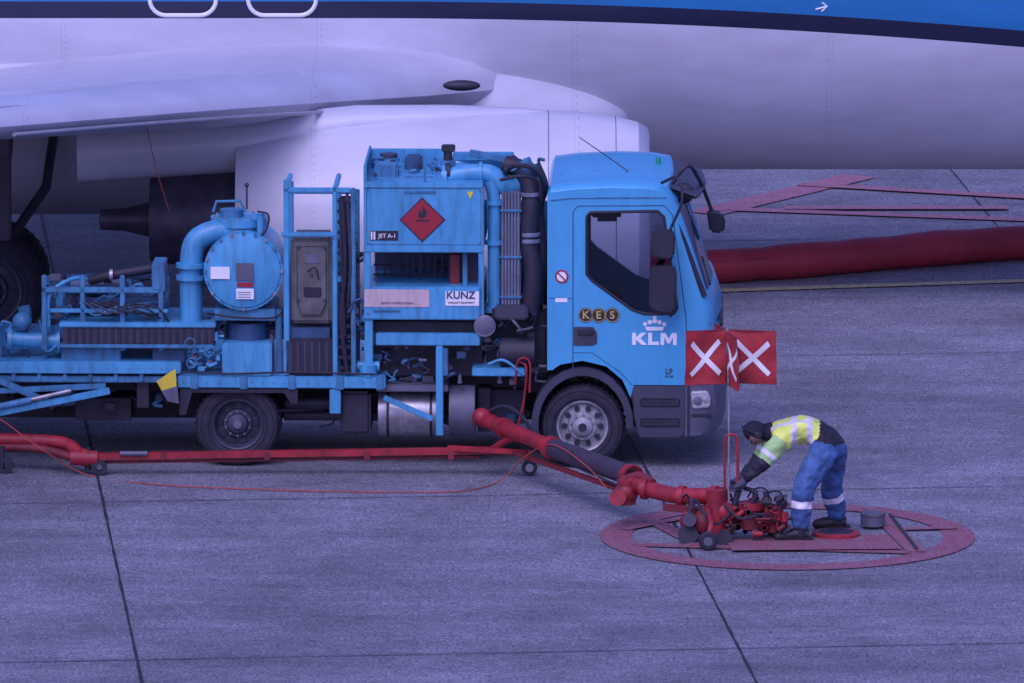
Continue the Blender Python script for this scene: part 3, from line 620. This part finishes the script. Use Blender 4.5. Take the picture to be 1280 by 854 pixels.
text('maker_label','KUNZ',L(576,369)+Vector((0,-.009,0)),.095,DBLU,T,bold=.002)
text('maker_sub','AIRCRAFT EQUIPMENT',L(577,378)+Vector((0,-.009,0)),.024,BLK,T)
text('panel_note','SAFETY INSTRUCTIONS',L(497,379)+Vector((0,-.009,0)),.028,GREY,T)
pw=MB('overhead_pipework',T)
pw.tube([L(552,222,.25),L(590,216,.25),L(614,218,.25),L(628,232,.25),L(640,232,.3),L(656,226,.35)],.085,BLUE,18,6)
pw.cyl(L(552,222,.25),L(558,222,.25),.115,BLUE,24); pw.tube([L(598,216,.25),L(602,216,.25)],.105,BLUE,24)
pw.tube([L(612,226,.2),L(617,250,.2),L(617,300,.2),L(617,388,.2)],.06,BLUE,16,5)
for v in (250,300,384): pw.cyl(L(617,v,.2),L(617,v+5,.2),.085,BLUE,20)
pw.pb(570,640,190,200,.7,.8,BLUE); pw.beam(L(562,193,.9),L(640,208,.9),.08,.08,BLUE); pw.beam(L(585,190,.5),L(650,202,.5),.06,.06,BLU2)
x0=L(638,0).x
zz0,zz1=L(0,386,.2).z,L(0,238,.2).z
DUCT=mat('grey_duct',(.18,.21,.29),.55,0,.2,.4,6)
for k in range(6): pw.box(x0-.085+.029*k,x0-.066+.029*k,.14,.3,zz0,zz1,DUCT,.008)
pw.box(x0-.09,x0+.09,.18,.34,zz0,zz1,DUCT,.01)
for v in (262,320,370): pw.pb(624,652,v,v+3,.13,.3,BLU2)
pw.tube([L(662,388,.2),L(666,340,.18),L(660,300,.2),L(663,255,.2),L(660,228,.25),L(650,212,.3),L(630,205,.35)],.085,BLK,18,8)
pw.tube([L(672,380,.3),L(676,320,.3),L(672,260,.3),L(678,232,.3),L(668,205,.35)],.05,BLK,12,8)
for v in (300,292,242): pw.lathe([(.088,-.02),(.095,-.014),(.095,.014),(.088,.02)],L(662,v,.2),(0,0,1),DUCT,20)
pw.tube([L(630,215,.2),L(645,206,.1),L(668,212,.12),L(680,232,.2),L(668,246,.25),L(640,240,.25)],.022,BLK,8,6)
pw.tube([L(625,225,.1),L(650,220,.05),L(672,226,.1),L(676,250,.15)],.016,BLK,8,6)
pw.cyl(L(652,200,.3),L(668,232,.3),.075,BLU2); pw.ball(L(660,214,.25),.09,DBLU); pw.ball(L(640,200,.4),.05,BLK)
pw.pb(606,684,384,470,.35,1.6,BLK,.03); pw.cyl(L(606,407,.0),L(606,407,.3),.10,GREY,24); pw.lathe([(.001,-.02),(.07,-.02),(.1,.0)],L(606,407,0),(0,1,0),GREY,24)
pw.pb(618,660,382,400,.05,.5,GRYD,.02); pw.cyl(L(625,440,.15),L(668,440,.15),.14,BLK,24); pw.pb(660,684,300,470,.7,1.8,BLK)
pw.pb(606,684,250,384,1.2,1.3,DBLU); pw.tube([L(650,452,.02),L(658,460,-.05),L(655,500,-.05),L(648,530,-.05)],.011,RED,8,6); pw.tube([L(644,480,.02),L(648,450,-.03),L(662,452,-.03),L(662,490,-.05)],.010,RED,8,6)
pw.tube([L(610,455,0),L(630,450,-.02),L(655,468,0)],.014,BLUE,8,5)
clutter(pw,606,682,384,486,.05,.4,64,[BLK,BLK,GRYD,DBLU,GREY,BLU2],.06); clutter(pw,620,684,200,250,.2,.7,24,[BLK,BLU2,DBLU],.05)
pw.done()

# ================================================================== RED BOOM / HOSE
B=empty('hydrant_inlet_boom')
bo=MB('boom_pipe',B)
yb=-.55
bo.beam(at(108,571,yb),at(622,563,yb),.09,.06,RED); bo.beam(at(120,578,yb+.03),at(600,571,yb+.03),.04,.025,REDD)
bo.tube([at(-60,548,-.2),at(30,550,-.3),at(80,554,-.4),at(100,568,yb)],.058,RED,14,5)
bo.tube([at(-60,560,-.2),at(40,560,-.35),at(92,572,yb)],.04,REDD,12,5)
bo.cyl(at(88,572,yb-.02),at(122,573,yb-.02),.07,RED)
bo.ball(at(106,572,yb),.085,RED)
for u in (200,330,455,560): bo.beam(at(u,569.5,yb),at(u+8,569.3,yb),.105,.075,REDD)
bo.cyl(at(110,588,yb),at(110,560,yb),.03,BLK)
bo.cyl(at(2,585,-.5),at(2,558,-.5),.03,BLK)
for u,Y in ((2,-.5),(120,-.6)):
    q=at(u,0,Y); bo.lathe([(.03,-.03),(.07,-.03),(.075,0),(.07,.03),(.03,.03)],(q.x,Y,.075),(0,1,0),TYRE,20)
bo.cyl(at(150,567,yb-.06),at(184,567,yb-.06),.022,GREY)
a0=at(605,524,-.35); a1=at(690,560,-1.5); a2=at(792,596,-3.0)
bo.tube([at(598,520,-.3),a0,at(645,541,-.9),a1],.072,RED,18,5); bo.ball(at(602,522,-.35),.09,RED); bo.cyl(at(628,534,-.65),at(633,536,-.72),.092,RED)
bo.tube([a1,a2],.092,mat('rubber_hose',(0.055,0.04,0.065),.55,0,.3,.0,8),20,0); bo.cyl(a1-(a2-a1)*.03,a1+(a2-a1)*.03,.106,RED); bo.cyl(a2-(a2-a1)*.05,a2,.105,RED)
bo.beam(at(640,562,-.8)+Vector((0,0,-.02)),at(775,612,-2.9),.05,.04,REDD)
bo.beam(at(560,560,-.55),at(660,566,-.9),.05,.05,RED); bo.tube([at(610,566,-.6),at(640,548,-.8),at(668,556,-1.1)],.035,RED,10,5)
bo.tube([at(608,516,-.3),at(630,508,-.4),at(652,520,-.6),at(668,545,-1.0)],.018,BLK,8,6)
bo.tube([at(612,528,-.45),at(650,556,-.9),at(700,575,-1.7),at(770,606,-2.9)],.011,BLK,8,6)
q=at(662,0,-.55); bo.lathe([(.02,-.03),(.065,-.03),(.072,0),(.065,.03),(.02,.03)],(q.x,-.62,.075),(0,1,0),TYRE,24); bo.lathe([(.001,-.035),(.035,-.035),(.04,-.03)],(q.x,-.62,.075),(0,1,0),ALU,16); bo.beam((q.x,-.6,.075),(q.x,-.6,.24),.04,.04,RED)
bo.cyl(at(783,630,-3.2),at(783,600,-3.2),.085,RED,24); bo.ball(at(783,616,-3.2),.11,RED); bo.cyl(at(772,622,-3.25),at(772,622,-3.5),.075,RED)
bo.tube([at(790,606,-3.15),at(812,612,-3.4),at(850,620,-3.7),at(905,619,-3.95)],.073,RED,18,5)
for u,v,Y in ((806,611,-3.36),(852,620,-3.7),(893,620,-3.92)): bo.tube([at(u-3,v,Y),at(u+4,v+.5,Y-.02)],.094,RED,20)
bo.tube([at(780,600,-3.1),at(800,595,-3.2),at(816,604,-3.4)],.04,REDD,10,5)
bo.beam(at(830,634,-3.7),at(900,640,-4.0),.05,.06,REDD)
bo.done()
K_=empty('hydrant_coupler')
co=MB('coupler_body',K_)
co.cyl(at(872,640,-3.9),at(985,650,-3.95),.065,REDD,18); co.ball(at(880,652,-4.0),.12,REDD); co.ball(at(862,652,-3.95),.09,REDD); co.ball(at(905,640,-4.0),.10,RED); co.cyl(at(895,668,-4),at(895,612,-4),.085,RED)
co.cyl(at(938,660,-3.95),at(938,630,-3.95),.10,REDD,20); co.cyl(at(968,664,-3.9),at(968,632,-3.9),.08,REDD,20); co.cyl(at(938,636,-3.95),at(938,628,-3.95),.12,RED,20)
co.cyl(at(860,668,-4.1),at(860,668,-3.8),.09,BLK,24); co.cyl(at(862,650,-4.15),at(862,650,-4.05),.06,GRYD)
co.cyl(at(905,672,-4.15),at(905,672,-4.0),.07,BLK,20)
q=at(887,0,-4.35); co.lathe([(.02,-.03),(.07,-.03),(.085,0),(.07,.03),(.02,.03)],(q.x,-4.42,.087),(0,1,0),TYRE,24); co.lathe([(.001,-.035),(.04,-.035),(.04,-.03)],(q.x,-4.42,.087),(0,1,0),GREY,16); co.tube([(q.x,-4.36,.1),(q.x+.03,-4.3,.22),(q.x,-4.1,.3)],.025,RED,8,4)
q=at(912,0,-3.6); co.lathe([(.02,-.03),(.07,-.03),(.085,0),(.07,.03),(.02,.03)],(q.x,-3.6,.087),(0,1,0),TYRE,24)
co.tube([at(906,625,-4.0),at(906,560,-4.0),at(908,546,-4.0),at(914,543,-4.0),at(920,546,-4.0),at(922,560,-4.0),at(922,625,-4.0)],.013,RED,8,3)
co.cyl(at(958,640,-3.9),at(958,622,-3.9),.05,BRASS,16); co.cyl(at(958,622,-3.9),at(958,615,-3.9),.03,GRYD,12); co.cyl(at(978,632,-3.85),at(978,618,-3.85),.04,ALU)
co.tube([at(905,630,-4.1),at(925,648,-4.15),at(950,645,-4.1),at(975,655,-4.0)],.014,BLK,8,6)
co.tube([at(930,610,-3.95),at(945,616,-4),at(940,630,-4.0)],.02,BLK,8,6); co.cyl(at(925,606,-4.0),at(918,632,-4.0),.028,BLK)
co.tube([at(915,640,-4.1),at(895,655,-4.2),at(880,640,-4.2),at(870,625,-4.0)],.014,BLK,8,6)
for (u,v,Y) in ((966,616,-3.9),(948,612,-3.95)): co.tube([at(u-14,v+10,Y),at(u-6,v,Y),at(u+8,v-1,Y),at(u+16,v+14,Y)],.008,BLK,8,5)
for i in range(90):
    u=random.uniform(852,985); v=random.uniform(624,668); Y=random.uniform(-4.12,-3.8); m=random.choice([RED,REDD,BLK,BLK,GRYD,REDD]); s_=random.uniform(.02,.045); p=at(u,v,Y)
    dd=Vector(random.choice([(1,0,0),(0,1,0),(0,0,1),(.7,0,.5)])).normalized()
    if i%3: co.cyl(p,p+dd*s_*2,s_*.6,m,12); co.cyl(p,p+dd*.012,s_*.85,m,12)
    else: co.tube([p,p+Vector((random.uniform(-.1,.1),-.04,random.uniform(0,.08))),p+Vector((random.uniform(-.2,.2),0,random.uniform(-.05,.05)))],.01,m,6,5)
co.cyl(gp(965,668)+Vector((0,0,.028)),gp(965,668)+Vector((0,0,.12)),.13,REDD,24)
co.done()
lid=MB('hydrant_pit_lid'); c=gp(1045,672); lid.lathe([(.001,.03),(.16,.03),(.2,.028),(.215,.02),(.215,.0)],(c.x,c.y,.026),(0,0,1),RED,40); lid.lathe([(.001,.034),(.15,.034),(.155,.03)],(c.x,c.y,.026),(0,0,1),BLK,40); lid.done()
can=MB('metal_can'); c=gp(1091,660); can.lathe([(.11,.0),(.11,.11),(.1,.115),(.001,.11)],(c.x,c.y,.026),(0,0,1),GREY,28); can.lathe([(.113,.09),(.116,.1),(.113,.11)],(c.x,c.y,.026),(0,0,1),BOXG,28); can.done()  # small grey can standing beside the pit
slot=MB('ground_slot_cover'); strip(slot,gp(1112,646),gp(1146,690),.03,.03,BLK); slot.done(recalc=False)
WF=empty('warning_flag_sign'); sg=MB('flag_panels',WF); px_=at(909,412,-4.0)
sg.tube([at(911,630,-4.0),at(911,500,-4.0),at(909,410,-4.0)],.011,ALU,8)
def panel(ang,wd,hh,z0):
    dr=Vector((math.cos(ang),math.sin(ang),0)); nr=Vector((dr.y,-dr.x,0)); o=Vector((px_.x,px_.y,z0)); nx,nz=12,10; vs=[];fs=[]
    f=lambda s,t:.014*math.sin(5*s+3*t+ang)+.008*math.sin(11*t+ang*2)
    for side in (1,-1):
        b=len(vs)
        for i in range(nx+1):
            for k in range(nz+1):
                s,t=i/nx,k/nz; p=o+dr*(.015+wd*s)+Vector((0,0,hh*t-.02*s*math.sin(3*t)))+nr*(f(s,t)+side*.002); vs.append(p)
        for i in range(nx):
            for k in range(nz): a=b+i*(nz+1)+k; fs.append([a,a+1,a+nz+2,a+nz+1])
    sg.raw(vs,fs,FLAG)
    for side in (1,-1):
        for sgn in (1,-1):
            vs=[];fs=[]
            for i in range(13):
                q=i/12
                for w_ in (-.035,.035):
                    s=.15+.7*q; t=(.2+.6*q) if sgn>0 else (.8-.6*q); t+=w_*1.0/hh*.55; s-=sgn*w_/wd*.35
                    vs.append(o+dr*(.015+wd*s)+Vector((0,0,hh*t-.02*s*math.sin(3*t)))+nr*(f(s,t)+side*(.006+.002*(sgn>0))))
            for i in range(12): fs.append([2*i,2*i+1,2*i+3,2*i+2])
            sg.raw(vs,fs,WHT)
    for t in (0,1): sg.tube([o+Vector((0,0,hh*t)),o+dr*(wd+.01)+Vector((0,0,hh*t))],.006,REDD,6)
zt=at(0,478,-4).z
panel(rad(-14),.43,.47,zt); panel(rad(196),.37,.48,zt-.01); panel(rad(-78),.40,.46,zt-.01); panel(rad(105),.40,.46,zt)
sg.done(60,recalc=False)
cb=MB('orange_ground_cable')
cb.tube([at(-40,505,-.3),at(0,524,-.4),at(50,560,-.8),gp(110,594,.012),gp(200,606,.012),gp(330,612,.012),gp(470,615,.012),gp(575,614,.012),gp(625,601,.03),at(655,572,-1.2),at(690,556,-1.7),at(730,580,-2.4),at(760,612,-2.9)],.006,ORG,8,12)
cb.done()
ah=MB('preconditioned_air_hose'); pts=[]
HR=mat('red_hose_fabric',(0.40,0.03,0.05),.6,0,.25,.3,2,bump=.4,bscale=5)
for k in range(30):
    t=k/29; x=-1.0+16*t; y=10.75+.49*(x-2.1)+.06*math.sin(x*1.7)-.25*max(0,1.6-x)**1.2; pts.append(Vector((x,y,.175)))
rr=[.178+.009*math.sin(k*2.3)+.007*math.sin(k*5.1) for k in range(60)]
ah.tube(pts,rr,HR,22,5); ah.tube([p+Vector((0,-.16,.07)) for p in pts],.012,REDD,6,4)
ah.done()

# ================================================================== WORKER
WK=empty('ground_worker')
J={'pel':(at(1043,540,-3.75),.19),'sp':(at(1016,531,-3.78),.185),'ch':(at(986,534,-3.8),.20),'nk':(at(966,540,-3.8),.09),'nk2':(at(956,541,-3.8),.065),
'ls':(at(977,549,-3.99),.10),'le':(at(952,580,-4.07),.07),'lw':(at(930,602,-4.03),.045),
'rs':(at(972,542,-3.61),.095),'re':(at(948,575,-3.62),.068),'rw':(at(925,599,-3.85),.045),
'lh':(at(1034,560,-3.88),.135),'lk':(at(1004,611,-4.0),.105),'lc':(at(1002,642,-3.99),.095),'la':(at(1001,666,-3.98),.085),
'rh':(at(1048,558,-3.62),.135),'rk':(at(1038,606,-3.48),.105),'rc':(at(1044,632,-3.42),.092),'ra':(at(1048,652,-3.38),.082)}
E=[('pel','sp'),('sp','ch'),('ch','nk'),('nk','nk2'),('ch','ls'),('ls','le'),('le','lw'),('ch','rs'),('rs','re'),('re','rw'),('pel','lh'),('lh','lk'),('lk','lc'),('lc','la'),('pel','rh'),('rh','rk'),('rk','rc'),('rc','ra')]
ks=list(J); me=bpy.data.meshes.new('sk'); me.from_pydata([J[k][0] for k in ks],[(ks.index(a),ks.index(b)) for a,b in E],[])
o=bpy.data.objects.new('sk',me); S.collection.objects.link(o)
md=o.modifiers.new('s','SKIN'); md.branch_smoothing=.6; sd=o.modifiers.new('d','SUBSURF'); sd.levels=4; sd.render_levels=4
sv=me.skin_vertices[0].data
for i,k in enumerate(ks): sv[i].radius=(J[k][1],J[k][1]*(1.0)); sv[i].use_root=(k=='pel')
C.view_layer.update(); dg=C.evaluated_depsgraph_get(); bm_=bpy.data.meshes.new_from_object(o.evaluated_get(dg)); bpy.data.objects.remove(o)
VEST=mat('hi_vis_yellow',(0.86,0.98,0.18),.6,0,.2,.2,9,bump=.6,bscale=14); SLV=mat('hi_vis_green_sleeve',(0.42,0.68,0.24),.6,0,.2,.2,9,bump=.6,bscale=14)
REF=mat('reflective_tape',(0.75,0.75,0.80),.35,0,.1); JK=mat('black_jacket',(0.02,0.019,0.036),.7,0,.3,0,9,bump=.6,bscale=16)
TR=mat('blue_trousers',(0.06,0.15,0.36),.75,0,.4,.45,6,bump=.9,bscale=12); BOOT=mat('black_boots',(.018,.016,.025),.5); SKIN=mat('skin',(.42,.25,.19),.5); HAIR=mat('dark_knit_cap',(.02,.019,.036),.8)
wb=MB('body',WK)
def cls(p):
    best=None
    for a,b in E:
        A_,B_=J[a][0],J[b][0]; d=B_-A_; t=max(0,min(1,(p-A_).dot(d)/d.dot(d))); ra=J[a][1]*(1-t)+J[b][1]*t; dist=(p-(A_+d*t)).length-ra
        if best is None or dist<best[0]: best=(dist,(a,b),t)
    _,e_,t=best; x=p.x
    if e_ in (('lc','la'),('rc','ra'),('lk','lc'),('rk','rc')):
        if e_[0] in('lk','rk') and .45<t<.72: return REF
        return TR
    xm_=J['sp'][0].x; pz=J['pel'][0].z
    if e_ in (('lh','lk'),('rh','rk'),('pel','lh'),('pel','rh')): return JK if p.z>pz-.10+.35*max(0,(J['pel'][0].x-x)) else TR
    if e_[0] in('le','re'): return JK
    if e_ in(('ls','le'),('rs','re')): return REF if .58<t<.72 else (SLV if t<.9 else JK)
    if e_==('nk','nk2'): return JK
    if p.z<pz-.12: return TR if x>xm_+.02 else VEST
    if x>xm_+.05+.12*(p.z-pz): return JK
    if x>xm_+.03: return VEST
    if abs(x-(xm_-.03))<.026 or abs(x-(xm_-.17))<.024: return REF
    if abs(p.y+3.70)<.025 or abs(p.y+3.92)<.025:
        if x<xm_-.03 and p.z>J['ch'][0].z-.02: return REF
    return VEST
bm=bmesh.new(); bm.from_mesh(bm_)
for v in bm.verts: v.co+=v.normal*(.020*mn.noise(v.co*8)+.013*mn.noise(v.co*19))
for f in bm.faces: f.material_index=wb.midx(cls(f.calc_center_median()))
wb.v=[tuple(v.co) for v in bm.verts]; wb.f=[[v.index for v in f.verts] for f in bm.faces]; wb.mi=[f.material_index for f in bm.faces]; bm.free()
for an,tx_ in (('la',-.24),('ra',-.23)):
    a=J[an][0]; 
    wb.tube([Vector((a.x+.07,a.y,.066)),Vector((a.x-.02,a.y,.07)),Vector((a.x-.12,a.y-.01,.06)),Vector((a.x+tx_+.03,a.y-.02,.05)),Vector((a.x+tx_,a.y-.02,.045))],[.045,.058,.056,.046,.018],BOOT,14,4)
    wb.box(a.x+tx_,a.x+.11,a.y-.06,a.y+.04,.025,.045,BOOT,.01); wb.cyl((a.x,a.y,.05),(a.x+.005,a.y,.17),.058,BOOT,14)
hc=at(945,540,-3.8)
top=Vector((-.80,0,.30)).normalized(); fwd=Vector((-.35,0,-.94)); fwd=(fwd-top*fwd.dot(top)).normalized(); sd_=top.cross(fwd)
bm=bmesh.new(); bmesh.ops.create_uvsphere(bm,u_segments=28,v_segments=20,radius=1)
for v in bm.verts:
    c=v.co.copy(); f_,s_,t_=c.y,c.x,c.z; fw=.098*f_; 
    if f_>.5 and abs(s_)<.22 and -.35<t_<.1: fw+=.022*(1-abs(s_)/.22)
    wdt=.078*(1-.18*max(0,-t_)); 
    if f_>.6 and -.75<t_<-.6: fw+=.006
    v.co=hc+fwd*fw+sd_*(wdt*s_)+top*(.118*t_)
for f in bm.faces:
    c=f.calc_center_median()-hc; f.material_index=wb.midx(SKIN if (c.dot(fwd)>.04 and c.dot(top)<.045) else HAIR)
bm.verts.index_update(); b0=len(wb.v); wb.v+=[tuple(v.co) for v in bm.verts]
for f in bm.faces: wb.f.append([b0+v.index for v in f.verts]); wb.mi.append(f.material_index)
bm.free()
for sgn in (1,-1):
    wb.ball(hc+fwd*.088+sd_*.03*sgn+top*.01,.011,BLK); wb.ball(hc+sd_*.078*sgn-top*.01,.026,GRYD,(1,1,1)); wb.tube([hc+sd_*.084*sgn-top*.02,hc+sd_*.098*sgn-top*.02],.036,BLK,14)
wb.tube([hc+sd_*.088,hc+sd_*.07+top*.09,hc+top*.128,hc-sd_*.07+top*.09,hc-sd_*.088],.010,BLK,8,5)
wb.tube([hc+fwd*.094-top*.065+sd_*.022,hc+fwd*.099-top*.068,hc+fwd*.094-top*.065-sd_*.022],.005,mat('lips',(.35,.14,.12),.5),6,4)
wb.tube([J['nk'][0],J['nk2'][0]+Vector((-.01,0,0))],.092,JK,18,0,r2=.075)
for wn,sg_ in (('lw',-1),('rw',1)):
    w0=J[wn][0]; d=(J[wn][0]-J['le' if wn=='lw' else 're'][0]).normalized(); side=Vector((0,1,0)); nrm=d.cross(side).normalized()
    GL=mat('work_glove',(.07,.07,.11),.7)
    wb.tube([w0-d*.02,w0+d*.04,w0+d*.09],[.032,.042,.036],GL,12,4)
    for k in range(4):
        b_=w0+d*.08+side*(k-1.5)*.021; l=(.078,.088,.082,.062)[k]
        wb.tube([b_,b_+d*l*.4+nrm*.0,b_+d*l*.65-nrm*l*.3,b_+d*l*.55-nrm*l*.65,b_+d*l*.3-nrm*l*.75],[.010,.0095,.009,.008,.006],GL,8,4)
    b_=w0+d*.03-side*sg_*-.03; wb.tube([b_,b_+d*.035+side*sg_*.025-nrm*.015,b_+d*.07+side*sg_*.02-nrm*.04],[.013,.011,.008],GL,8,4)
wb.done(80,recalc=False)

# ================================================================== LIGHT / WORLD / CAMERA
wd=bpy.data.worlds.new('World'); S.world=wd; wd.use_nodes=True; N=wd.node_tree.nodes; K=wd.node_tree.links
EL,AZ=rad(52),rad(200)
sk=N.new('ShaderNodeTexSky'); sk.sky_type='NISHITA'; sk.sun_disc=False; sk.sun_elevation=EL; sk.sun_rotation=AZ; sk.air_density=1.0; sk.dust_density=3.0
tn=N.new('ShaderNodeVectorMath'); tn.operation='MULTIPLY'; tn.inputs[1].default_value=(.86,.78,1.50); K.new(sk.outputs[0],tn.inputs[0]); K.new(tn.outputs[0],N['Background'].inputs[0]); N['Background'].inputs[1].default_value=.15
sd=bpy.data.lights.new('sun','SUN'); sd.energy=.95; sd.angle=rad(45); sd.color=(.68,.70,1.0); so=bpy.data.objects.new('sun',sd); S.collection.objects.link(so)
dirv=Vector((math.sin(AZ)*math.cos(EL),math.cos(AZ)*math.cos(EL),math.sin(EL))); so.rotation_euler=dirv.to_track_quat('Z','Y').to_euler(); so.location=dirv*60
cam=bpy.data.cameras.new('camera'); cam.sensor_width=36; cam.lens=F/1280*36; cam.clip_start=1; cam.clip_end=4000
co_=bpy.data.objects.new('camera',cam); co_.location=(0,-DY,H); co_.rotation_euler=(rad(90)-PT,0,0); S.collection.objects.link(co_); S.camera=co_
S.view_settings.view_transform='Standard'; S.view_settings.look='None'; S.view_settings.exposure=0
